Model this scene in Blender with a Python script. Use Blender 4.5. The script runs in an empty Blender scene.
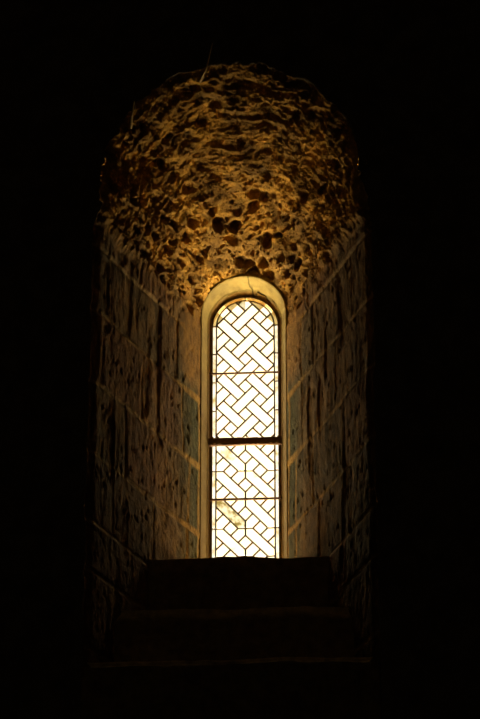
import bpy, bmesh, math
import numpy as np
from mathutils import Vector, Matrix

S = bpy.context.scene
COL = S.collection
PI = math.pi

# ------------------------------------------------------------------ camera
FW, FH, F = 480, 719, 3185.0
ELEV, AZ, DIST = math.radians(27.5), math.radians(3.3), 14.5
# window springing point is the world origin; glass lies in the plane y = 0, room towards -y
view = Vector((-math.sin(AZ)*math.cos(ELEV), math.cos(AZ)*math.cos(ELEV), math.sin(ELEV)))
cam_pos = -view*DIST
e2 = ELEV - math.atan((359.5-326.5)/F)
a2 = AZ + math.atan(5.3/F)/math.cos(ELEV)
fwd = Vector((-math.sin(a2)*math.cos(e2), math.cos(a2)*math.cos(e2), math.sin(e2)))
right = fwd.cross(Vector((0, 0, 1))).normalized()
up = right.cross(fwd).normalized()
cd = bpy.data.cameras.new('camera')
cd.sensor_fit = 'VERTICAL'; cd.sensor_height = 36.0; cd.lens = F/FH*36.0
cd.clip_end = 200
cam = bpy.data.objects.new('camera', cd); COL.objects.link(cam)
cam.matrix_world = Matrix(((right.x, up.x, -fwd.x, cam_pos.x), (right.y, up.y, -fwd.y, cam_pos.y),
                           (right.z, up.z, -fwd.z, cam_pos.z), (0, 0, 0, 1)))
S.camera = cam

def at(px, py, Y):
    """the point of the plane y = Y that is seen at a photo pixel (used for measuring)"""
    d = fwd*F + right*(px-FW/2) + up*(FH/2-py)
    t = (Y-cam_pos.y)/d.y
    return cam_pos + d*t

# ------------------------------------------------------------------ numeric noise
def _hash(ix, iy, iz, seed):
    with np.errstate(over='ignore'):
        h = (ix.astype(np.int64)*374761393 + iy.astype(np.int64)*668265263 + iz.astype(np.int64)*2147483647 + seed*974634777) & 0xffffffff
        h = ((h ^ (h >> 13))*1274126177) & 0xffffffff
        h = ((h ^ (h >> 16))*2246822519) & 0xffffffff
        h = h ^ (h >> 15)
    return (h & 0xffffff)/float(0xffffff)

def vnoise(p, seed=0):
    i = np.floor(p); f = p-i; f = f*f*(3-2*f); i = i.astype(np.int64)
    r = 0
    for dx in (0, 1):
        for dy in (0, 1):
            for dz in (0, 1):
                w = (f[..., 0] if dx else 1-f[..., 0])*(f[..., 1] if dy else 1-f[..., 1])*(f[..., 2] if dz else 1-f[..., 2])
                r = r + w*_hash(i[..., 0]+dx, i[..., 1]+dy, i[..., 2]+dz, seed)
    return r

def fbm(p, octv=4, seed=0, gain=.5):
    a, s, t = 1.0, 0.0, 0.0
    for o in range(octv):
        s = s + a*vnoise(p, seed+o*17); t += a; p = p*2.03+11.3; a *= gain
    return s/t*2-1

def worley(p, seed=0):
    """returns F1, F2 and the random value of the nearest cell"""
    i = np.floor(p).astype(np.int64)
    f1 = np.full(p.shape[:-1], 9.0); f2 = f1.copy(); rv = np.zeros_like(f1)
    for dx in (-1, 0, 1):
        for dy in (-1, 0, 1):
            for dz in (-1, 0, 1):
                c = i+np.array((dx, dy, dz))
                q = np.stack([c[..., k]+_hash(c[..., 0], c[..., 1], c[..., 2], seed+31*k) for k in range(3)], -1)
                d = np.sqrt(((q-p)**2).sum(-1))
                v = _hash(c[..., 0], c[..., 1], c[..., 2], seed+177)
                n = d < f1
                f2 = np.where(n, f1, np.minimum(f2, d)); rv = np.where(n, v, rv); f1 = np.where(n, d, f1)
    return f1, f2, rv

def sstep(a, b, x):
    t = np.clip((x-a)/(b-a), 0, 1)
    return t*t*(3-2*t)

# ------------------------------------------------------------------ helpers
def mesh_obj(name, verts, faces, mat, parent=None, smooth=True, col=None, mats=None, fmat=None):
    me = bpy.data.meshes.new(name)
    me.from_pydata([tuple(v) for v in verts], [], [tuple(f) for f in faces])
    if col is not None:
        at_ = me.color_attributes.new('stone_colour', 'FLOAT_COLOR', 'POINT')
        c4 = np.ones((len(verts), 4), dtype=np.float32); c4[:, :3] = col
        at_.data.foreach_set('color', c4.ravel())
    for m in (mats or [mat]): me.materials.append(m)
    if fmat is not None: me.polygons.foreach_set('material_index', np.array(fmat, dtype=np.int32))
    if smooth: me.polygons.foreach_set('use_smooth', np.ones(len(me.polygons), dtype=bool))
    me.update()
    o = bpy.data.objects.new(name, me); COL.objects.link(o)
    if parent: o.parent = parent
    return o

def grid_faces(nu, nv, flip=False):
    i, j = np.meshgrid(np.arange(nu-1), np.arange(nv-1), indexing='ij')
    a = (i*nv+j).ravel(); b = ((i+1)*nv+j).ravel(); c = ((i+1)*nv+j+1).ravel(); d = (i*nv+j+1).ravel()
    return np.stack([a, d, c, b] if flip else [a, b, c, d], -1).tolist()

def bm_obj(name, bm, mat, parent=None, smooth=False):
    bmesh.ops.recalc_face_normals(bm, faces=bm.faces)
    me = bpy.data.meshes.new(name); bm.to_mesh(me); bm.free()
    me.materials.append(mat)
    if smooth: me.polygons.foreach_set('use_smooth', np.ones(len(me.polygons), dtype=bool))
    o = bpy.data.objects.new(name, me); COL.objects.link(o)
    if parent: o.parent = parent
    return o

def tag(o, label=None, cat=None, group=None, kind=None):
    if label: o['label'] = label
    if cat: o['category'] = cat
    if group: o['group'] = group
    if kind: o['kind'] = kind
    return o

# ------------------------------------------------------------------ materials
def new_mat(name):
    m = bpy.data.materials.new(name); m.use_nodes = True
    nt = m.node_tree; nt.nodes.clear()
    return m, nt, nt.nodes, nt.links

def stone_mat(name, base=None, dark=.65, scale=30, bump=.004, rough=.9, streak=1.0):
    """rough masonry; the colour comes from `base` or from the stones' own colour attribute"""
    m, nt, N, L = new_mat(name)
    out = N.new('ShaderNodeOutputMaterial'); b = N.new('ShaderNodeBsdfPrincipled')
    b.inputs['Roughness'].default_value = rough
    b.inputs['Specular IOR Level'].default_value = .2
    tc = N.new('ShaderNodeTexCoord'); mp = N.new('ShaderNodeMapping')
    mp.inputs['Scale'].default_value = (1, 1, streak)
    L.new(tc.outputs['Object'], mp.inputs['Vector'])
    n1 = N.new('ShaderNodeTexNoise'); n1.inputs['Scale'].default_value = scale
    n1.inputs['Detail'].default_value = 7; n1.inputs['Roughness'].default_value = .65
    L.new(mp.outputs[0], n1.inputs['Vector'])
    r = N.new('ShaderNodeValToRGB')
    r.color_ramp.elements[0].position = .33; r.color_ramp.elements[0].color = (dark, dark*.93, dark*.86, 1)
    r.color_ramp.elements[1].position = .66; r.color_ramp.elements[1].color = (1.15, 1.12, 1.08, 1)
    L.new(n1.outputs['Fac'], r.inputs['Fac'])
    mx = N.new('ShaderNodeMix'); mx.data_type = 'RGBA'; mx.blend_type = 'MULTIPLY'; mx.inputs['Factor'].default_value = 1
    if base is None:
        a = N.new('ShaderNodeAttribute'); a.attribute_name = 'stone_colour'
        L.new(a.outputs['Color'], mx.inputs[6])
    else:
        mx.inputs[6].default_value = (*base, 1)
    L.new(r.outputs['Color'], mx.inputs[7]); L.new(mx.outputs[2], b.inputs['Base Color'])
    n2 = N.new('ShaderNodeTexNoise'); n2.inputs['Scale'].default_value = scale*2.6
    n2.inputs['Detail'].default_value = 8; n2.inputs['Roughness'].default_value = .7
    L.new(mp.outputs[0], n2.inputs['Vector'])
    bp = N.new('ShaderNodeBump'); bp.inputs['Distance'].default_value = bump; bp.inputs['Strength'].default_value = 1
    L.new(n2.outputs['Fac'], bp.inputs['Height']); L.new(bp.outputs[0], b.inputs['Normal'])
    L.new(b.outputs[0], out.inputs['Surface'])
    return m

M_side = stone_mat('coursed_masonry', None, .42, 34, .009, streak=.6)
M_vault = stone_mat('pitted_rubble_stone', None, .6, 40, .010)
M_plaster = stone_mat('ochre_plaster', None, .8, 24, .0025)
M_step = stone_mat('dark_step_stone', None, .5, 22, .006)
M_wall = stone_mat('dark_interior_masonry', (.16, .125, .085), .55, 9, .01)
M_floor = stone_mat('stone_floor', (.14, .12, .09), .6, 6, .004)

m, nt, N, L = new_mat('lead'); M_lead = m
out = N.new('ShaderNodeOutputMaterial'); b = N.new('ShaderNodeBsdfPrincipled')
b.inputs['Base Color'].default_value = (.10, .065, .03, 1); b.inputs['Metallic'].default_value = .4; b.inputs['Roughness'].default_value = .6
L.new(b.outputs[0], out.inputs['Surface'])
m, nt, N, L = new_mat('rusty_iron'); M_iron = m
out = N.new('ShaderNodeOutputMaterial'); b = N.new('ShaderNodeBsdfPrincipled')
n = N.new('ShaderNodeTexNoise'); n.inputs['Scale'].default_value = 90; n.inputs['Detail'].default_value = 6
r = N.new('ShaderNodeValToRGB'); r.color_ramp.elements[0].color = (.05, .03, .018, 1); r.color_ramp.elements[1].color = (.22, .10, .035, 1)
tc = N.new('ShaderNodeTexCoord'); L.new(tc.outputs['Object'], n.inputs['Vector'])
L.new(n.outputs['Fac'], r.inputs['Fac']); L.new(r.outputs[0], b.inputs['Base Color'])
b.inputs['Roughness'].default_value = .85; b.inputs['Metallic'].default_value = .2
L.new(b.outputs[0], out.inputs['Surface'])

def glass_mat(name, col, dirt_col, lo, hi, scale):
    m, nt, N, L = new_mat(name)
    out = N.new('ShaderNodeOutputMaterial')
    n = N.new('ShaderNodeTexNoise'); n.inputs['Scale'].default_value = scale; n.inputs['Detail'].default_value = 6
    tc = N.new('ShaderNodeTexCoord'); L.new(tc.outputs['Object'], n.inputs['Vector'])
    r = N.new('ShaderNodeValToRGB')
    r.color_ramp.elements[0].position = lo; r.color_ramp.elements[0].color = (*dirt_col, 1)
    r.color_ramp.elements[1].position = hi; r.color_ramp.elements[1].color = (*col, 1)
    L.new(n.outputs['Fac'], r.inputs['Fac'])
    tr = N.new('ShaderNodeBsdfTransparent'); tl = N.new('ShaderNodeBsdfTranslucent')
    g = N.new('ShaderNodeGamma'); g.inputs['Gamma'].default_value = .5      # light crosses both faces of the pane
    L.new(r.outputs[0], g.inputs['Color'])
    L.new(g.outputs[0], tr.inputs['Color']); L.new(r.outputs[0], tl.inputs['Color'])
    mx = N.new('ShaderNodeMixShader'); mx.inputs[0].default_value = .02
    L.new(tr.outputs[0], mx.inputs[1]); L.new(tl.outputs[0], mx.inputs[2])
    gl = N.new('ShaderNodeBsdfGlossy'); gl.inputs['Roughness'].default_value = .08
    m2 = N.new('ShaderNodeMixShader'); m2.inputs[0].default_value = .04
    L.new(mx.outputs[0], m2.inputs[1]); L.new(gl.outputs[0], m2.inputs[2])
    L.new(m2.outputs[0], out.inputs['Surface'])
    return m
M_glass = glass_mat('clear_glass', (.97, .96, .92), (.75, .62, .35), .18, .36, 14)
M_gold = glass_mat('yellowed_glass', (.55, .58, .60), (.32, .31, .20), .35, .65, 22)
M_dirty = glass_mat('grimy_glass', (.62, .62, .60), (.20, .17, .06), .38, .58, 30)
M_border = glass_mat('amber_border_glass', (.72, .74, .85), (.42, .37, .24), .33, .52, 20)
M_amber = glass_mat('amber_head_glass', (.45, .40, .24), (.26, .19, .08), .3, .7, 20)

# ------------------------------------------------------------------ embrasure surface
Y0, Y1 = -.118, -1.1            # depth of the inner and of the outer end of the splay
R0 = .188
pl, pr = at(91.5, 400, Y1), at(371.5, 400, Y1)
CX1 = (pl.x+pr.x)/2; R1 = (pr.x-pl.x)/2
Z1 = at(245, 208, Y1).z          # springing of the outer arch
CROWN = at(238, 67, Y1).z - Z1
ZB = at(233, 657, Y1).z          # front ledge level
ZBOT = ZB - .06
print('outer arch', CX1, R1, Z1, CROWN, 'ledge', ZB, 'cam', cam_pos)

def surf(t, s):
    """t: 0..1 left wall (bottom to springing), 1..2 vault, 2..3 right wall; s: depth 0 (window) .. 1 (room)"""
    se = s
    R = R0+(R1-R0)*se; H = R0+(CROWN-R0)*(se**.93)
    cx = CX1*se; zs = Z1*se; y = Y0+(Y1-Y0)*s
    a = np.clip(t-1, 0, 1)*PI
    x = cx-R*np.cos(a); z = zs+H*np.sin(a)
    z = np.where(t < 1, ZBOT+(zs-ZBOT)*t, z)
    z = np.where(t > 2, ZBOT+(zs-ZBOT)*(3-t), z)
    return np.stack([x, y, z], -1)

COURSE_L = [-1.95, -1.62, -1.405, -1.09, -.765, -.44, -.13]
def masonry(P, s, side):
    """relief and colour of the coursed side walls"""
    sh = P.shape[:-1]
    y = -P[..., 1]; z = P[..., 2]
    # wandering joints
    zw = z+.012*fbm(P*np.array((3, 3, 3)), 3, 5)*1.5 + (.03*s if side < 0 else -.0*s)
    yw = y+.010*fbm(P*np.array((4, 4, 4)), 3, 9)*1.5
    cz = np.array(COURSE_L); hmin = np.full(sh, 9.0); row = np.zeros(sh, dtype=np.int64)
    for k, c in enumerate(cz):
        d = np.abs(zw-c); hmin = np.minimum(hmin, d); row = row+(zw > c)
    # vertical joints, staggered course by course
    vj = {0: (.2, .52, .86), 1: (.155, .24, .62), 2: (.31, .74), 3: (.145, .245, .55, .9), 4: (.145, .235, .43, .8),
          5: (.145, .30, .66), 6: (.145, .36, .5, .95), 7: (.2, .4, .7)}
    if side > 0:
        vj = {k: tuple(v+(.05 if v > .3 else .01)*((k % 3)-1) for v in vs) for k, vs in vj.items()}
    vmin = np.full(sh, 9.0); cell = row*10
    for k, vs in vj.items():
        m = row == k
        for v in vs:
            d = np.abs(yw-v)
            vmin = np.where(m & (d < vmin), d, vmin); cell = np.where(m & (yw > v), cell+1, cell)
    rnd = _hash(cell, cell*0+side, cell*0, 3); rnd2 = _hash(cell, cell*0+side, cell*0, 8)
    near = sstep(.42, .16, y)                                 # stones next to the window
    wj = .009+.011*near
    joint = np.maximum(sstep(wj+.006, wj*.45, hmin), .8*sstep(wj*.6+.003, wj*.25, vmin))*(.35+.65*near)
    edge = sstep(.035, .0, np.minimum(hmin, vmin*1.2))
    rel = -.0035*(rnd-.5)*2*(1-joint)                          # each stone sits proud or recessed
    # vertical tooling, weathering and flaking
    vs_ = P*np.array((16, 16, 2.6))
    rel = rel-.0035*np.abs(fbm(P*np.array((26, 26, 4.5)), 4, 21))*(1-near*.6)*(1-joint*.9)-.0042*fbm(P*np.array((40, 40, 22)), 4, 41, .6)*(1-joint*.85)
    gouge = sstep(.56, .70, vnoise(P*np.array((15, 15, 3.0)), 77))*sstep(.3, .55, vnoise(P*4.0, 79))
    rel = rel+.007*gouge*(1-near)*(1-joint)
    rel = rel+.003*edge*(1-joint)*(rnd2-.3)+(.011-.013*near)*joint
    f1, f2, rv = worley(P*np.array((34, 34, 22)), 55)
    rel = rel+.007*sstep(.45, .1, f1)*(rv > .72)*(1-joint*.7)
    # colour
    brown = np.array((.17, .100, .034)); grey = np.array((.13, .090, .036)); green = np.array((.075, .085, .036)); red = np.array((.21, .105, .038))
    mix = lambda a, b, f: a*(1-f[..., None])+b*f[..., None]
    c = mix(np.broadcast_to(brown, sh+(3,)), np.broadcast_to(grey, sh+(3,)), rnd2)
    c = mix(c, np.broadcast_to(red, sh+(3,)), .7*(rnd > .7))
    g = near*sstep(-.28, -.42, z)
    c = mix(c, np.broadcast_to(green, sh+(3,)), g*.9)
    ochre = np.array((.44, .26, .055)); pale = np.array((.74, .54, .25))
    patch = sstep(.48, .62, vnoise(P*np.array((10, 10, 5.0)), 91)*.6+vnoise(P*np.array((30, 30, 12.0)), 92)*.4)
    c = mix(c, np.broadcast_to(np.array((.34, .20, .065)), sh+(3,)), patch*.45*(1-g))
    c = mix(c, mix(np.broadcast_to(pale, sh+(3,)), np.broadcast_to(ochre, sh+(3,)), sstep(.75, .3, y)), joint)
    # old plaster left around the window head
    pz = -.36+.10*fbm(P*7, 3, 61)
    plast = sstep(.36, .22, y+.06*fbm(P*6, 3, 63))*sstep(pz-.05, pz+.05, z)
    strip = sstep(.125, .105, y)
    c = mix(c, np.broadcast_to(np.array((.31, .17, .036)), sh+(3,)), np.maximum(plast, strip*.8))
    rel = rel*(1-.6*plast)
    return rel, c

def rubble(P, s):
    """relief and colour of the pitted rubble vault"""
    sh = P.shape[:-1]
    Q = P+.02*np.stack([fbm(P*9, 2, 200), fbm(P*9, 2, 210), fbm(P*9, 2, 220)], -1)
    k = 1.0
    f1, f2, rv = worley(Q*np.array((14, 12, 17)), 101)
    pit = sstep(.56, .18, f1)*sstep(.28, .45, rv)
    g1, g2, gv = worley(Q*np.array((36, 26, 36)), 131)
    pit2 = sstep(.48, .12, g1)*sstep(.45, .6, gv)
    h1, h2, hv = worley(Q*np.array((75, 60, 75)), 171)
    pit3 = sstep(.5, .12, h1)*(hv > .45)
    L1, L2, lv = worley(Q*np.array((7, 5, 7)), 151)
    lump = (lv-.5)*.024*sstep(.0, .22, L2-L1)
    th = np.arctan2(P[..., 2]-Z1*s, P[..., 0]-CX1*s)
    A = np.stack([th*4.5+.4*fbm(P*6, 2, 243), P[..., 1]*24+1.2*fbm(P*5, 3, 245), 0*th], -1)     # rows of rubble running round the vault
    strata = np.abs(fbm(A, 4, 241, .55))
    wp = sstep(.75, .25, s)
    rel = .044*pit*(.35+.65*wp)+.016*pit2*(.6+.4*wp)+.008*pit3+lump-.020*fbm(P*8, 5, 141, .6)+.036*strata*sstep(.15, .7, s)-.008*np.abs(fbm(P*np.array((20, 45, 50)), 4, 251))*sstep(.1,.6,s)
    brown = np.array((.33, .19, .042)); gold = np.array((.66, .37, .062)); dk = np.array((.13, .075, .022))
    f = sstep(.35, .65, vnoise(P*9, 301)*.6+vnoise(P*27, 303)*.4)[..., None]
    c = brown*(1-f)+gold*f
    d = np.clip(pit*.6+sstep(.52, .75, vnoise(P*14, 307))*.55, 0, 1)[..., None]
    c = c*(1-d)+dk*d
    return rel, c

def strip_mesh(name, t0, t1, nt_, ns, side, mat, parent):
    t = np.linspace(t0, t1, nt_); s = np.linspace(0, 1, ns)
    T, SS = np.meshgrid(t, s, indexing='ij')
    P = surf(T, SS)
    eps = 1e-3
    dt = surf(np.clip(T+eps, t0, t1), SS)-surf(np.clip(T-eps, t0, t1), SS)
    ds = surf(T, np.clip(SS+eps, 0, 1))-surf(T, np.clip(SS-eps, 0, 1))
    n = np.cross(dt, ds); n /= np.linalg.norm(n, axis=-1, keepdims=True)+1e-12
    # n must point away from the opening's axis
    ax = np.stack([CX1*SS, P[..., 1], np.minimum(P[..., 2], Z1*SS)], -1)
    sg = np.sign(((P-ax)*n).sum(-1)); sg[sg == 0] = 1
    n = n*sg[..., None]
    a = np.clip(T-1, 0, 1)*PI
    n2 = np.stack([-np.cos(a), 0*a, np.sin(a)], -1)
    n = n*.8+n2*.2; n /= np.linalg.norm(n, axis=-1, keepdims=True)
    # how much rubble: all of the vault, fading into the top of the side walls
    hz = P[..., 2]-Z1*SS                                          # height over the springing
    wob = .05*fbm(P*6, 3, 401)
    wR = sstep(-.10, .02, hz+wob-.02)
    wR = np.where((T >= 1) & (T <= 2), np.maximum(wR, sstep(0, .12, np.minimum(T-1, 2-T))), wR)
    sd = np.where(P[..., 0] < CX1*SS, -1, 1)
    rM, cM = masonry(P, SS, side) if side else (None, None)
    if side == 0:
        la, ca = masonry(P, SS, -1); lb, cb = masonry(P, SS, 1)
        rM = np.where(sd < 0, la, lb); cM = np.where((sd < 0)[..., None], ca, cb)
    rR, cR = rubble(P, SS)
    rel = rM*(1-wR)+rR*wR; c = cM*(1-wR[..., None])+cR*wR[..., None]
    fade = sstep(-.02, .05, SS)*.75+.25
    # the rubble swells inwards where it springs from the walls
    rel = rel-.040*sstep(-.07, .02, hz+wob*.5)*sstep(.42, .10, hz)*sstep(.30, .85, SS)
    P2 = P+n*(rel*fade)[..., None]
    # ragged arris towards the room
    arr = sstep(.95, 1.0, SS)*(.012+.022*np.abs(fbm(P*7, 4, 431))*2.0*wR)
    P2 = P2+n*arr[..., None]
    flat = P2.reshape(-1, 3)
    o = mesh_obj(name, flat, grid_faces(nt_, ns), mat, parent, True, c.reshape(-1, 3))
    return o, P2

wall = bpy.data.objects.new('wall_front', None)   # replaced below by the wall's own mesh
rim = {}
parts = []
for nm, t0, t1, nt_, ns, side, mat in (('splayed_side', 0, 1, 420, 330, -1, M_side), ('rubble_vault', 1, 2, 560, 360, 0, M_vault), ('splayed_side', 2, 3, 420, 330, 1, M_side)):
    o, P2 = strip_mesh(nm, t0, t1, nt_, ns, side, mat, None)
    parts.append(o); rim[(nm, side)] = P2[:, -1, :]
bpy.data.objects.remove(wall)

# ------------------------------------------------------------------ the room
FLOOR = cam_pos.z-1.6; CEIL = 3.2; XW = 5.0; YB = -17.0
loop = np.concatenate([rim[('splayed_side', -1)][::2], rim[('rubble_vault', 0)][1:-1:2], rim[('splayed_side', 1)][::2]])
bot = np.stack([np.linspace(loop[-1, 0], loop[0, 0], 60)[1:-1], np.full(58, Y1), np.full(58, loop[0, 2])], -1)
loop = np.concatenate([loop, bot]); nl = len(loop)
cxz = np.array((CX1, (ZBOT+Z1)/2))
dirs = loop[:, [0, 2]]-cxz; ang = np.arctan2(dirs[:, 1], dirs[:, 0])
ang = np.unwrap(ang)
kk = 25; pad = np.concatenate([ang[-kk:]-np.sign(ang[-1]-ang[0])*2*PI, ang, ang[:kk]+np.sign(ang[-1]-ang[0])*2*PI])
ang = np.convolve(pad, np.ones(2*kk+1)/(2*kk+1), 'valid')          # even spread of the wall mesh round the ragged edge
ux, uz = np.cos(ang), np.sin(ang)
tx = np.where(ux > 0, (XW-cxz[0])/np.maximum(ux, 1e-9), (-XW-cxz[0])/np.minimum(ux, -1e-9))
tz = np.where(uz > 0, (CEIL-cxz[1])/np.maximum(uz, 1e-9), (FLOOR-cxz[1])/np.minimum(uz, -1e-9))
tt = np.minimum(tx, tz)
outer = np.stack([cxz[0]+ux*tt, np.full(nl, Y1), cxz[1]+uz*tt], -1)
KR = 70
def cyc(a, k):
    q = np.concatenate([a[-k:], a, a[:k]]); w_ = np.ones(2*k+1)/(2*k+1)
    return np.stack([np.convolve(q[:, c], w_, 'valid') for c in range(3)], -1)
soft = cyc(cyc(loop, 14), 14)
rings = [loop]
for k in range(1, KR):
    f = (k/(KR-1))**2.0
    m_ = min(1, k/6); base = loop*(1-m_)+soft*m_
    p = base*(1-f)+outer*f
    flatness = min(1, k/6)
    p[:, 1] = (loop[:, 1]*(1-flatness)+Y1*flatness)-.012*flatness*fbm(np.stack([p[:, 0]*9, p[:, 0]*0, p[:, 2]*9], -1), 4, 501)*(1 if k < KR-1 else 0)
    rings.append(p)
V = np.concatenate(rings).tolist(); faces = []
for k in range(KR-1):
    for i in range(nl):
        j = (i+1) % nl
        faces.append((k*nl+i, k*nl+j, (k+1)*nl+j, (k+1)*nl+i))
# outer leaf of the wall, with the arched window opening through it
RG = .1525; GB = -1.36           # half width and foot of the glazed opening
hole = [(-RG, GB)]+[(-RG*math.cos(a), RG*math.sin(a)) for a in np.linspace(0, PI, 49)]+[(RG, GB)]
hole += [(x, GB) for x in np.linspace(RG, -RG, 12)[1:-1]]
hc = (0, -.6)
def to_rect(x, z):
    dx, dz = x-hc[0], z-hc[1]
    t = min((XW/abs(dx)) if dx else 1e9, ((CEIL-hc[1])/dz) if dz > 0 else ((FLOOR-hc[1])/dz if dz < 0 else 1e9))
    return hc[0]+dx*t, hc[1]+dz*t
nb = len(V); nh = len(hole)
for yy in (.0, .16):
    for x, z in hole: V.append((x*(1+yy*5.5), yy, z*(1+yy*5.5) if z > 0 else z))
for yy in (.0, .16):
    for x, z in hole:
        q = to_rect(x, z); V.append((q[0]*1.0, yy, q[1]))
for i in range(nh):
    j = (i+1) % nh
    faces += [(nb+i, nb+j, nb+2*nh+j, nb+2*nh+i), (nb+nh+j, nb+nh+i, nb+3*nh+i, nb+3*nh+j), (nb+i, nb+nh+i, nb+nh+j, nb+j)]
wall = mesh_obj('wall_front', V, faces, M_wall)
tag(wall, kind='structure')
for o in parts: o.parent = wall
parts[1]['label'] = 'golden brown pitted rubble vault over the window recess'

def slab(name, x0, x1, y0, y1, z0, z1, mat):
    bm = bmesh.new(); bmesh.ops.create_cube(bm, size=1)
    for v in bm.verts:
        v.co = Vector((x0 if v.co.x < 0 else x1, y0 if v.co.y < 0 else y1, z0 if v.co.z < 0 else z1))
    return tag(bm_obj(name, bm, mat), kind='structure')
slab('floor', -XW-.3, XW+.3, YB-.3, .16, FLOOR-.3, FLOOR, M_floor)
slab('ceiling', -XW-.3, XW+.3, YB-.3, .16, CEIL, CEIL+.3, M_wall)
slab('wall_left', -XW-.3, -XW, YB, .16, FLOOR, CEIL, M_wall)
slab('wall_right', XW, XW+.3, YB, .16, FLOOR, CEIL, M_wall)
slab('wall_back', -XW-.3, XW+.3, YB-.3, YB, FLOOR, CEIL, M_wall)

# ------------------------------------------------------------------ stepped sill
def xs(y):
    s = np.clip((y-Y0)/(Y1-Y0), 0, 1)
    return CX1*s, R0+(R1-R0)*s
def step_block(name, y_front, y_back, z_top, z_bot, z_top_back, seed, label, worn_lit=1.0):
    """rough hewn block reaching from side wall to side wall; a closed box of fine grids"""
    nu, nv, nw = 120, 34, 40
    def face(A):                                                   # A: (...,3) in 0..1
        y = y_front+(y_back-y_front)*A[..., 1]
        c, h = xs(y); h = h+.012
        x = c-h+2*h*A[..., 0]
        zt = z_top+(z_top_back-z_top)*A[..., 1]
        z = z_bot+(zt-z_bot)*A[..., 2]
        P = np.stack([x, y, z], -1)
        # worn, rounded front arris
        wt = A[..., 2]; wf = 1-A[..., 1]
        near_t = sstep(.88, 1, wt)*sstep(.86, 1, wf)
        ch = worn_lit*near_t*(.022+.030*np.abs(fbm(P*np.array((6, 0, 0))+seed, 4, seed)))
        P = P+np.stack([0*y, ch*1.5, -ch*.5], -1)
        d1 = fbm(P*7+seed, 4, seed); d2 = fbm(P*9+seed+5, 4, seed+3)
        sag = .010*fbm(P*np.array((4, 1, 0))+seed, 3, seed+9)
        f = sstep(0, .06, A[..., 2])
        P = P+np.stack([0*y, .014*d1*wf, (.009*d2+sag)*f], -1)
        return P
    V, F, KK = [], [], []
    def add(U, W, fn, flip):
        u, w = np.meshgrid(np.linspace(0, 1, U), np.linspace(0, 1, W), indexing='ij')
        A = fn(u, w); P = face(A).reshape(-1, 3); b0 = len(V)
        lit_edge = sstep(.90, .975, A[..., 2]+.035*fbm(P.reshape(A.shape)*np.array((9, 4, 9))+seed, 4, seed+30))    # light catching the top arris, painted in as a pale band
        KK.append((np.array((.24, .165, .075))*(1-worn_lit*lit_edge[..., None])+np.array((.80, .62, .34))*worn_lit*lit_edge[..., None]).reshape(-1, 3))
        V.extend(P.tolist()); F.extend([[b0+i for i in f] for f in grid_faces(U, W, flip)])
    add(nu, nw, lambda u, w: np.stack([u, 0*u, w], -1), False)
    add(nu, nv, lambda u, w: np.stack([u, w, 0*u+1], -1), False)
    add(nu, nw, lambda u, w: np.stack([u, 0*u+1, w], -1), True)
    add(nu, nv, lambda u, w: np.stack([u, w, 0*u], -1), True)
    add(nv, nw, lambda u, w: np.stack([0*u, u, w], -1), True)
    add(nv, nw, lambda u, w: np.stack([0*u+1, u, w], -1), False)
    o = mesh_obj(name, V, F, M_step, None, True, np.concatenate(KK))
    bm = bmesh.new(); bm.from_mesh(o.data); bmesh.ops.remove_doubles(bm, verts=bm.verts, dist=1e-5)
    bmesh.ops.recalc_face_normals(bm, faces=bm.faces)
    for f in bm.faces: f.smooth = True
    bm.to_mesh(o.data); bm.free()
    return tag(o, label, 'step', 'steps of the deep window sill')
YS2, YS3 = -.86, -.60
zA = ZB
zB = at(238, 605, YS2).z
zC = at(240, 557, YS3).z+.002
print('steps', zA, zB, zC)
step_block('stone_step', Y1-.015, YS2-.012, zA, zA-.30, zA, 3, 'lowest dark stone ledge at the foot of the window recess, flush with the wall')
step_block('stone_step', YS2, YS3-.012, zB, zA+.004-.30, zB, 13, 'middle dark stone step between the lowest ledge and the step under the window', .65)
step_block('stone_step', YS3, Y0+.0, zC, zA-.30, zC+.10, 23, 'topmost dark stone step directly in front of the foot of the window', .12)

# ------------------------------------------------------------------ window
win = bpy.data.objects.new('window_1', None); COL.objects.link(win); win.location = (0, 0, GB)
win['kind'] = 'structure'; win['label'] = 'tall narrow round-headed leaded window glowing white at the end of the dark recess'
bpy.context.view_layer.update()
def wchild(o, par=None):
    o.parent = par or win
    if par is None: o.matrix_parent_inverse = Matrix.Translation((0, 0, -GB))
    return o

# plaster surround: profile (half width, y) swept round the arch and down both jambs
prof = [(.1535, .05), (.1535, -.004), (.160, -.008), (.163, -.014), (.165, -.030), (.170, -.036), (.179, -.080), (.187, -.124), (.190, -.131), (.198, -.132), (.22, -.122), (.26, -.11), (.30, -.06)]
pf = []
for i in range(len(prof)-1):
    k = 10 if i in (5, 6) else 3
    for q in range(k):
        f = q/k; pf.append((prof[i][0]*(1-f)+prof[i+1][0]*f, prof[i][1]*(1-f)+prof[i+1][1]*f))
pf.append(prof[-1]); pf = np.array(pf)
tj = np.linspace(0, 1, 160); ta = np.linspace(0, PI, 300)
rows = []
for t in tj[:-1]: rows.append(('l', t))
for a in ta: rows.append(('a', a))
for t in tj[1:]: rows.append(('r', t))
P = np.zeros((len(rows), len(pf), 3))
for i, (k, v) in enumerate(rows):
    if k == 'l': P[i] = np.stack([-pf[:, 0], pf[:, 1], np.full(len(pf), GB-.05+(0-GB+.05)*v)], -1)
    elif k == 'r': P[i] = np.stack([pf[:, 0], pf[:, 1], np.full(len(pf), (GB-.05)*v)], -1)
    else: P[i] = np.stack([-pf[:, 0]*math.cos(v), pf[:, 1], pf[:, 0]*math.sin(v)], -1)
amp = np.interp(pf[:, 0], [.1535, .166, .185, .30], [.0005, .0015, .004, .008])[None, :]
rel = amp*fbm(P*14, 5, 601)
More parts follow.
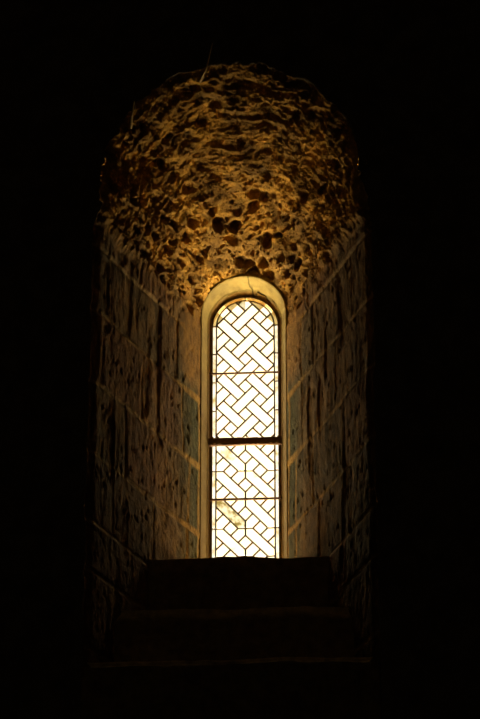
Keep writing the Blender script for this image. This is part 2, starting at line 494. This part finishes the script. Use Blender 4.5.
# the crack at the crown of the plaster, then running off to the right
def seg_d(P, a, b):
    a = np.array(a); b = np.array(b); ab = b-a; q = P[..., [0, 2]]-a
    t = np.clip((q@ab)/(ab@ab), 0, 1)
    return np.linalg.norm(q-t[..., None]*ab, axis=-1)
def pix(px, py, Y=-.07):
    p = at(px, py, Y); return (p.x, p.z)
pts = [pix(247.5, 275, -.128), pix(249, 281, -.11), pix(252, 284, -.09), pix(252.5, 291.5, -.06), pix(258, 291, -.04), pix(265, 295, -.036), pix(271, 300.5, -.034)]
dc = np.min([seg_d(P, pts[i], pts[i+1]) for i in range(len(pts)-1)], 0)
dc = dc+.0012*fbm(P*60, 2, 611)
crack = sstep(.0032, .0008, dc)
P[..., 1] += -rel+.010*crack*(pf[:, 0] > .157)[None, :]
cc = np.array((.265, .205, .062))[None, None, :]*np.ones(P.shape[:2]+(1,))
brn = np.array((.20, .115, .03))
w = sstep(.1665, .164, pf[:, 0])[None, :, None]*np.ones(P.shape[:2]+(1,)); cc = cc*(1-w)+brn*w
st = sstep(.52, .66, vnoise(P*22, 621))[..., None]*.6; cc = cc*(1-st)+np.array((.18, .14, .05))*st
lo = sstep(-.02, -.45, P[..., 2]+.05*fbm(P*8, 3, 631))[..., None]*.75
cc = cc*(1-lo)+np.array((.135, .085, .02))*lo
cc = cc*(1-.6*crack[..., None])
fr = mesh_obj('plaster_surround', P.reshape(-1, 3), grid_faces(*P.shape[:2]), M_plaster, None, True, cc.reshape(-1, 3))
wchild(fr); fr['label'] = 'pale ochre plaster band, cracked at its crown, round the arched light'

# ---- glass: measured lattice (h = half a diagonal of a small square)
RI = 28.85/220.0                 # half width of the inner lattice field
h = RI/4
U = lambda ypx: at(244.8, ypx, 0).z
zU = U(351.9)                    # left corner of a falling bar in the upper lattice
hv = (U(351.9)-U(407.0))/8       # vertical half diagonal, upper
zM = U(443.0); zL = [U(443.0), U(470.8), U(498.9), U(528.3), U(556.5), U(585)]
cames = []                       # (x0, z0, x1, z1) centre lines
bars_poly = []
def inside_arch(x, z, R):
    return abs(x) <= R+1e-6 and (z <= 0 or x*x+z*z <= R*R+1e-9)
def clip(x0, z0, x1, z1, R, zlo, zhi):
    n = 160; seg = None; t_in = [k/n for k in range(n+1) if inside_arch(x0+(x1-x0)*k/n, z0+(z1-z0)*k/n, R) and zlo-1e-6 <= z0+(z1-z0)*k/n <= zhi+1e-6]
    if len(t_in) < 3: return None
    a, b = t_in[0], t_in[-1]
    return (x0+(x1-x0)*a, z0+(z1-z0)*a, x0+(x1-x0)*b, z0+(z1-z0)*b)
def UV(u, v): return (-RI+(u+v)*h, zU-(u-v)*hv)
for i in range(-14, 15):
    for j in range(-14, 15):
        if (i+j) % 2: continue
        ou, ov = 2*i, 2*j
        if (ou-ov) % 4: continue
        for a, b in (((0, 0), (3, 0)), ((0, 1), (3, 1)), ((0, 0), (0, 1)), ((3, 0), (3, 1)),
                     ((3, -1), (3, 2)), ((4, -1), (4, 2)), ((3, -1), (4, -1)), ((3, 2), (4, 2))):
            A = UV(ou+a[0], ov+a[1]); B = UV(ou+b[0], ov+b[1])
            c = clip(*A, *B, RI, zM, 9)
            if c: cames.append(c)
for r in range(len(zL)-1):
    zt, zb = zL[r], zL[r+1]; q = (zt-zb)/4
    for cx0 in (-RI, 0.0):
        p = lambda a, b: (cx0+a*h, zt-b*q)
        for a, b in (((1, 0), (4, 3)), ((0, 1), (3, 4)), ((2, 1), (3, 0)), ((3, 2), (4, 1)), ((0, 3), (1, 2)), ((1, 4), (2, 3)),
                     ((0, 0), (1, 0)), ((3, 0), (4, 0)), ((4, 0), (4, 1)), ((4, 3), (4, 4))):
            c = clip(*p(*a), *p(*b), RI, GB, zM)
            if c: cames.append(c)
# drop duplicates
uniq = {}
for c in cames:
    k = tuple(sorted([(round(c[0], 4), round(c[1], 4)), (round(c[2], 4), round(c[3], 4))]))
    uniq[k] = c
cames = list(uniq.values())
def add_bar(bm, x0, z0, x1, z1, w, dpt, y=0.0):
    d = Vector((x1-x0, 0, z1-z0)); Ln = d.length
    if Ln < .004: return
    ang = math.atan2(d.z, d.x)
    sec = [(-w, -dpt*.35), (-w*.55, -dpt), (w*.55, -dpt), (w, -dpt*.35), (w, dpt*.35), (w*.55, dpt), (-w*.55, dpt), (-w, dpt*.35)]
    ca, sa = math.cos(ang), math.sin(ang)
    ends = []
    for L_ in (-w*.3, Ln+w*.3):
        ends.append([bm.verts.new((x0+L_*ca-q*sa, y+dd, z0+L_*sa+q*ca)) for q, dd in sec])
    for i in range(8):
        j = (i+1) % 8; bm.faces.new((ends[0][i], ends[0][j], ends[1][j], ends[1][i]))
    bm.faces.new(ends[0]); bm.faces.new(ends[1][::-1])
bm = bmesh.new()
for c in cames: add_bar(bm, *c, .0041, .003)
lat = wchild(bm_obj('lead_lattice', bm, M_lead)); lat['label'] = 'thin dark lead strips in a diagonal basket weave'
# border lead: two concentric outlines joined by short ties
bm = bmesh.new()
for R, w in ((RI, .0034), (RG-.002, .0036)):
    pr_ = [(-R, GB), (-R, 0)]+[(-R*math.cos(a), R*math.sin(a)) for a in np.linspace(0, PI, 41)[1:-1]]+[(R, 0), (R, GB)]
    for a, b in zip(pr_[:-1], pr_[1:]): add_bar(bm, *a, *b, w, .0035)
for yp in (326, 353.8, 382, 410.5, 470.8, 528.3):
    for sx in (-1, 1): add_bar(bm, sx*RI, U(yp), sx*RG, U(yp), .0034, .0035)
for a in (PI/2,): add_bar(bm, RI*math.cos(a), RI*math.sin(a), RG*math.cos(a), RG*math.sin(a), .0026, .0035)
wchild(bm_obj('border_lead', bm, M_lead))

# panes: the arched field cut along every lead line
bm = bmesh.new()
out_ = [(-RG, GB), (-RG, 0)]+[(-RG*math.cos(a), RG*math.sin(a)) for a in np.linspace(0, PI, 61)[1:-1]]+[(RG, 0), (RG, GB)]
bm.faces.new([bm.verts.new((x, 0, z)) for x, z in out_])
cuts = []
for x in (-RI, 0, RI): cuts.append(((x, 0), (1, 0)))
for z in zL+[0.0]: cuts.append(((0, z), (0, 1)))
for k in range(-40, 60):
    # both diagonal families of the upper field
    for fam in (0, 1):
        a = UV(k, 0) if fam == 0 else UV(0, k); b = UV(k, 1) if fam == 0 else UV(1, k)
        if True: cuts.append((a, (-(b[1]-a[1]), b[0]-a[0])))
for p0, nn in cuts:
    g = bm.verts[:]+bm.edges[:]+bm.faces[:]
    bmesh.ops.bisect_plane(bm, geom=g, plane_co=(p0[0], 0, p0[1]), plane_no=(nn[0], 0, nn[1]))
for z0, z1 in zip(zL[:-1], zL[1:]): pass
def in_low_bar(x, z, col, r):
    zt, zb = zL[r], zL[r+1]; q = (zt-zb)/4
    a = (x-(-RI if col == 0 else 0))/h; b = (zt-z)/q
    return 0 <= a <= 4 and 0 <= b <= 4 and abs(a-b) < 1
mats = [M_glass, M_gold, M_dirty, M_border, M_amber]
me_mats = []
for f in bm.faces:
    c = f.calc_center_median(); x, z = c.x, c.z; mi = 0
    rr = math.hypot(x, z)
    if z > 0 and rr > RI: mi = 4
    elif abs(x) > RI: mi = 3
    elif z > U(303.2)-.002*0 and x < .010 and z > zU-(0): mi = 0
    f.material_index = mi
for f in bm.faces:
    c = f.calc_center_median(); x, z = c.x, c.z
    if f.material_index: continue
    u = ((x+RI)/h-(z-zU)/hv)/2; v = ((x+RI)/h+(z-zU)/hv)/2
    cu, cv = math.floor(u), math.floor(v)
    if z > zM:
        # the panes cut by the top left of the head are yellowed
        if z > .098*1.0-.25*max(0, x) and x < .018 and (x*.72+z*.7) < .110 and z+(-x)*.9 > .118: f.material_index = 1
    else:
        if in_low_bar(x, z, 0, 2) and x > -RI*.92: f.material_index = 2
        if in_low_bar(x, z, 0, 0) and x < -RI*.35 and z < zM-.02: f.material_index = 3
bmesh.ops.recalc_face_normals(bm, faces=bm.faces)
me = bpy.data.meshes.new('glass_panes'); bm.to_mesh(me); bm.free()
for m in mats: me.materials.append(m)
gl = bpy.data.objects.new('glass_panes', me); COL.objects.link(gl); wchild(gl)
sm = gl.modifiers.new('thickness', 'SOLIDIFY'); sm.thickness = .002; sm.offset = 0
gl['label'] = 'clear and yellowed glass panes, blown out white by daylight'

# saddle bars
def saddle(zc, half_h, depth, y, x_end, seed, label):
    nx, k = 90, 16
    V = []; 
    for i in range(nx):
        x = -x_end+2*x_end*i/(nx-1)
        for q in range(k):
            a = 2*PI*q/k
            ca, sa = math.cos(a), math.sin(a)
            pw = .45
            V.append((x, y+depth*math.copysign(abs(ca)**pw, ca), zc+half_h*math.copysign(abs(sa)**pw, sa)))
    V = np.array(V)
    n = fbm(V*np.array((40, 60, 60)), 3, seed)*half_h*.22
    V[:, 2] += n; V[:, 1] += n*.6
    F_ = []
    for i in range(nx-1):
        for q in range(k):
            r = (q+1) % k
            F_.append((i*k+q, i*k+r, (i+1)*k+r, (i+1)*k+q))
    F_.append(list(range(k))); F_.append([(nx-1)*k+q for q in range(k)][::-1])
    o = wchild(mesh_obj('saddle_bar', V, F_, M_iron))
    if label: o['label'] = label
    return o
yb = -.012
def zb_(py): return at(245, py, yb).z
saddle(zb_(373.0), .0046, .004, yb, .164, 701, None)
big = saddle(zb_(442.0), .0190, .010, yb-.006, .163, 711, 'thick rusty iron crossbar at mid height')
saddle(zb_(499.0), .0052, .004, yb, .165, 721, None)
# tie clips on the thick bar
for x in (-.118, .120, -.142, .146):
    bm = bmesh.new(); bmesh.ops.create_cube(bm, size=1)
    for v in bm.verts: v.co = Vector((x+v.co.x*.010+v.co.z*.008*(1 if x > 0 else -1), yb-.018+v.co.y*.006, zb_(441.4)+v.co.z*.034))
    bmesh.ops.bevel(bm, geom=bm.edges[:], offset=.001, segments=2, affect='EDGES')
    o = bm_obj('tie_clip', bm, M_iron); o.parent = big

# ------------------------------------------------------------------ dry strands caught on the rough front edge of the vault
def strand(points, r0, label, seed):
    cu = bpy.data.curves.new('dry_stalk', 'CURVE'); cu.dimensions = '3D'; cu.bevel_depth = 1.0; cu.bevel_resolution = 1
    sp = cu.splines.new('NURBS'); sp.points.add(len(points)-1); sp.use_endpoint_u = True; sp.order_u = 3
    for i, p in enumerate(points):
        sp.points[i].co = (*p, 1); sp.points[i].radius = r0*(1-.6*i/(len(points)-1))
    cu.materials.append(M_straw)
    tmp = bpy.data.objects.new('tmp', cu); COL.objects.link(tmp)
    bpy.context.view_layer.update()
    me = bpy.data.meshes.new_from_object(tmp.evaluated_get(bpy.context.evaluated_depsgraph_get()))
    bpy.data.objects.remove(tmp)
    o = bpy.data.objects.new('dry_stalk', me); COL.objects.link(o)
    return tag(o, label, 'stalk', 'dry stalks on the edge of the vault')
M_straw = stone_mat('dry_straw', (.42, .30, .13), .7, 60, .001)
strand([at(200, 82, Y1+.03), at(204, 74, Y1-.03), at(207, 66, Y1-.06), at(209, 56, Y1-.08), at(212.5, 43, Y1-.09)], .006,
       'thin dry stalk sticking up from the top edge of the vault', 1)
strand([at(131, 128, Y1+.03), at(131.5, 118, Y1-.03), at(133, 108, Y1-.05), at(134, 101, Y1-.06)], .006,
       'short dry stalk sticking up from the left shoulder of the vault', 2)

# ------------------------------------------------------------------ daylight
SKY, GROUND, SUN, NAVE_FILL = 2.1, 15.0, 90.0, 11.0
w = bpy.data.worlds.new('daylight'); S.world = w; w.use_nodes = True
nt = w.node_tree; bg = nt.nodes['Background']
# hazy bright sky over sunlit pale ground
tc = nt.nodes.new('ShaderNodeTexCoord'); sp = nt.nodes.new('ShaderNodeSeparateXYZ')
nt.links.new(tc.outputs['Generated'], sp.inputs[0])
mr = nt.nodes.new('ShaderNodeMapRange'); mr.inputs['From Min'].default_value = -.03; mr.inputs['From Max'].default_value = .05
mr.inputs['To Min'].default_value = GROUND; mr.inputs['To Max'].default_value = SKY
nt.links.new(sp.outputs['Z'], mr.inputs['Value']); nt.links.new(mr.outputs[0], bg.inputs['Strength'])
m3 = nt.nodes.new('ShaderNodeMapRange'); m3.interpolation_type = 'SMOOTHSTEP'     # haze brightens towards the high sun
m3.inputs['From Min'].default_value = .56; m3.inputs['From Max'].default_value = .88; m3.inputs['To Min'].default_value = 0; m3.inputs['To Max'].default_value = 16
nt.links.new(sp.outputs['Z'], m3.inputs['Value'])
ad = nt.nodes.new('ShaderNodeMath'); nt.links.new(mr.outputs[0], ad.inputs[0]); nt.links.new(m3.outputs[0], ad.inputs[1])
m4 = nt.nodes.new('ShaderNodeMapRange'); m4.interpolation_type = 'SMOOTHSTEP'     # extra glow added from steeply below, brightening the vault near the window
m4.inputs['From Min'].default_value = -.45; m4.inputs['From Max'].default_value = -.92; m4.inputs['To Min'].default_value = 0; m4.inputs['To Max'].default_value = 42
nt.links.new(sp.outputs['Z'], m4.inputs['Value'])
a5 = nt.nodes.new('ShaderNodeMath'); nt.links.new(ad.outputs[0], a5.inputs[0]); nt.links.new(m4.outputs[0], a5.inputs[1])
nt.links.new(a5.outputs[0], bg.inputs['Strength'])
bg.inputs['Color'].default_value = (1.0, .80, .47, 1)
sl = bpy.data.lights.new('sun', 'SUN'); sl.energy = SUN; sl.color = (1, .82, .5); sl.angle = math.radians(2)
so = bpy.data.objects.new('sun', sl); COL.objects.link(so); so.location = (0, 4, 9)
so.rotation_euler = (-math.radians(20), 0, 0)
# weak fill lamp added at the nave's far end to lift the blacks
nl_ = bpy.data.lights.new('nave_fill', 'AREA'); nl_.size = 1.5; nl_.energy = NAVE_FILL; nl_.color = (1, .8, .4)
no = bpy.data.objects.new('nave_fill', nl_); COL.objects.link(no); no.location = (-1.5, YB+.1, -1); no.rotation_euler = (PI/2, 0, 0)
ld = bpy.data.lights.new('window_daylight', 'AREA'); ld.shape = 'RECTANGLE'; ld.size = 2*RG*1.9; ld.size_y = RG*1.9-GB
ld.cycles.is_portal = True
lo_ = bpy.data.objects.new('window_daylight', ld); COL.objects.link(lo_)
lo_.location = (0, .165, (RG*1.9+GB)/2); lo_.rotation_euler = (-PI/2, 0, 0)   # faces -y, into the room

S.view_settings.view_transform = 'Standard'; S.view_settings.look = 'None'
S.view_settings.gamma = 1; S.view_settings.use_curve_mapping = False
S.view_settings.exposure = 0
S.cycles.use_denoising = True
S.cycles.max_bounces = 8; S.cycles.diffuse_bounces = 5; S.cycles.transparent_max_bounces = 12
S.cycles.caustics_reflective = False; S.cycles.caustics_refractive = False
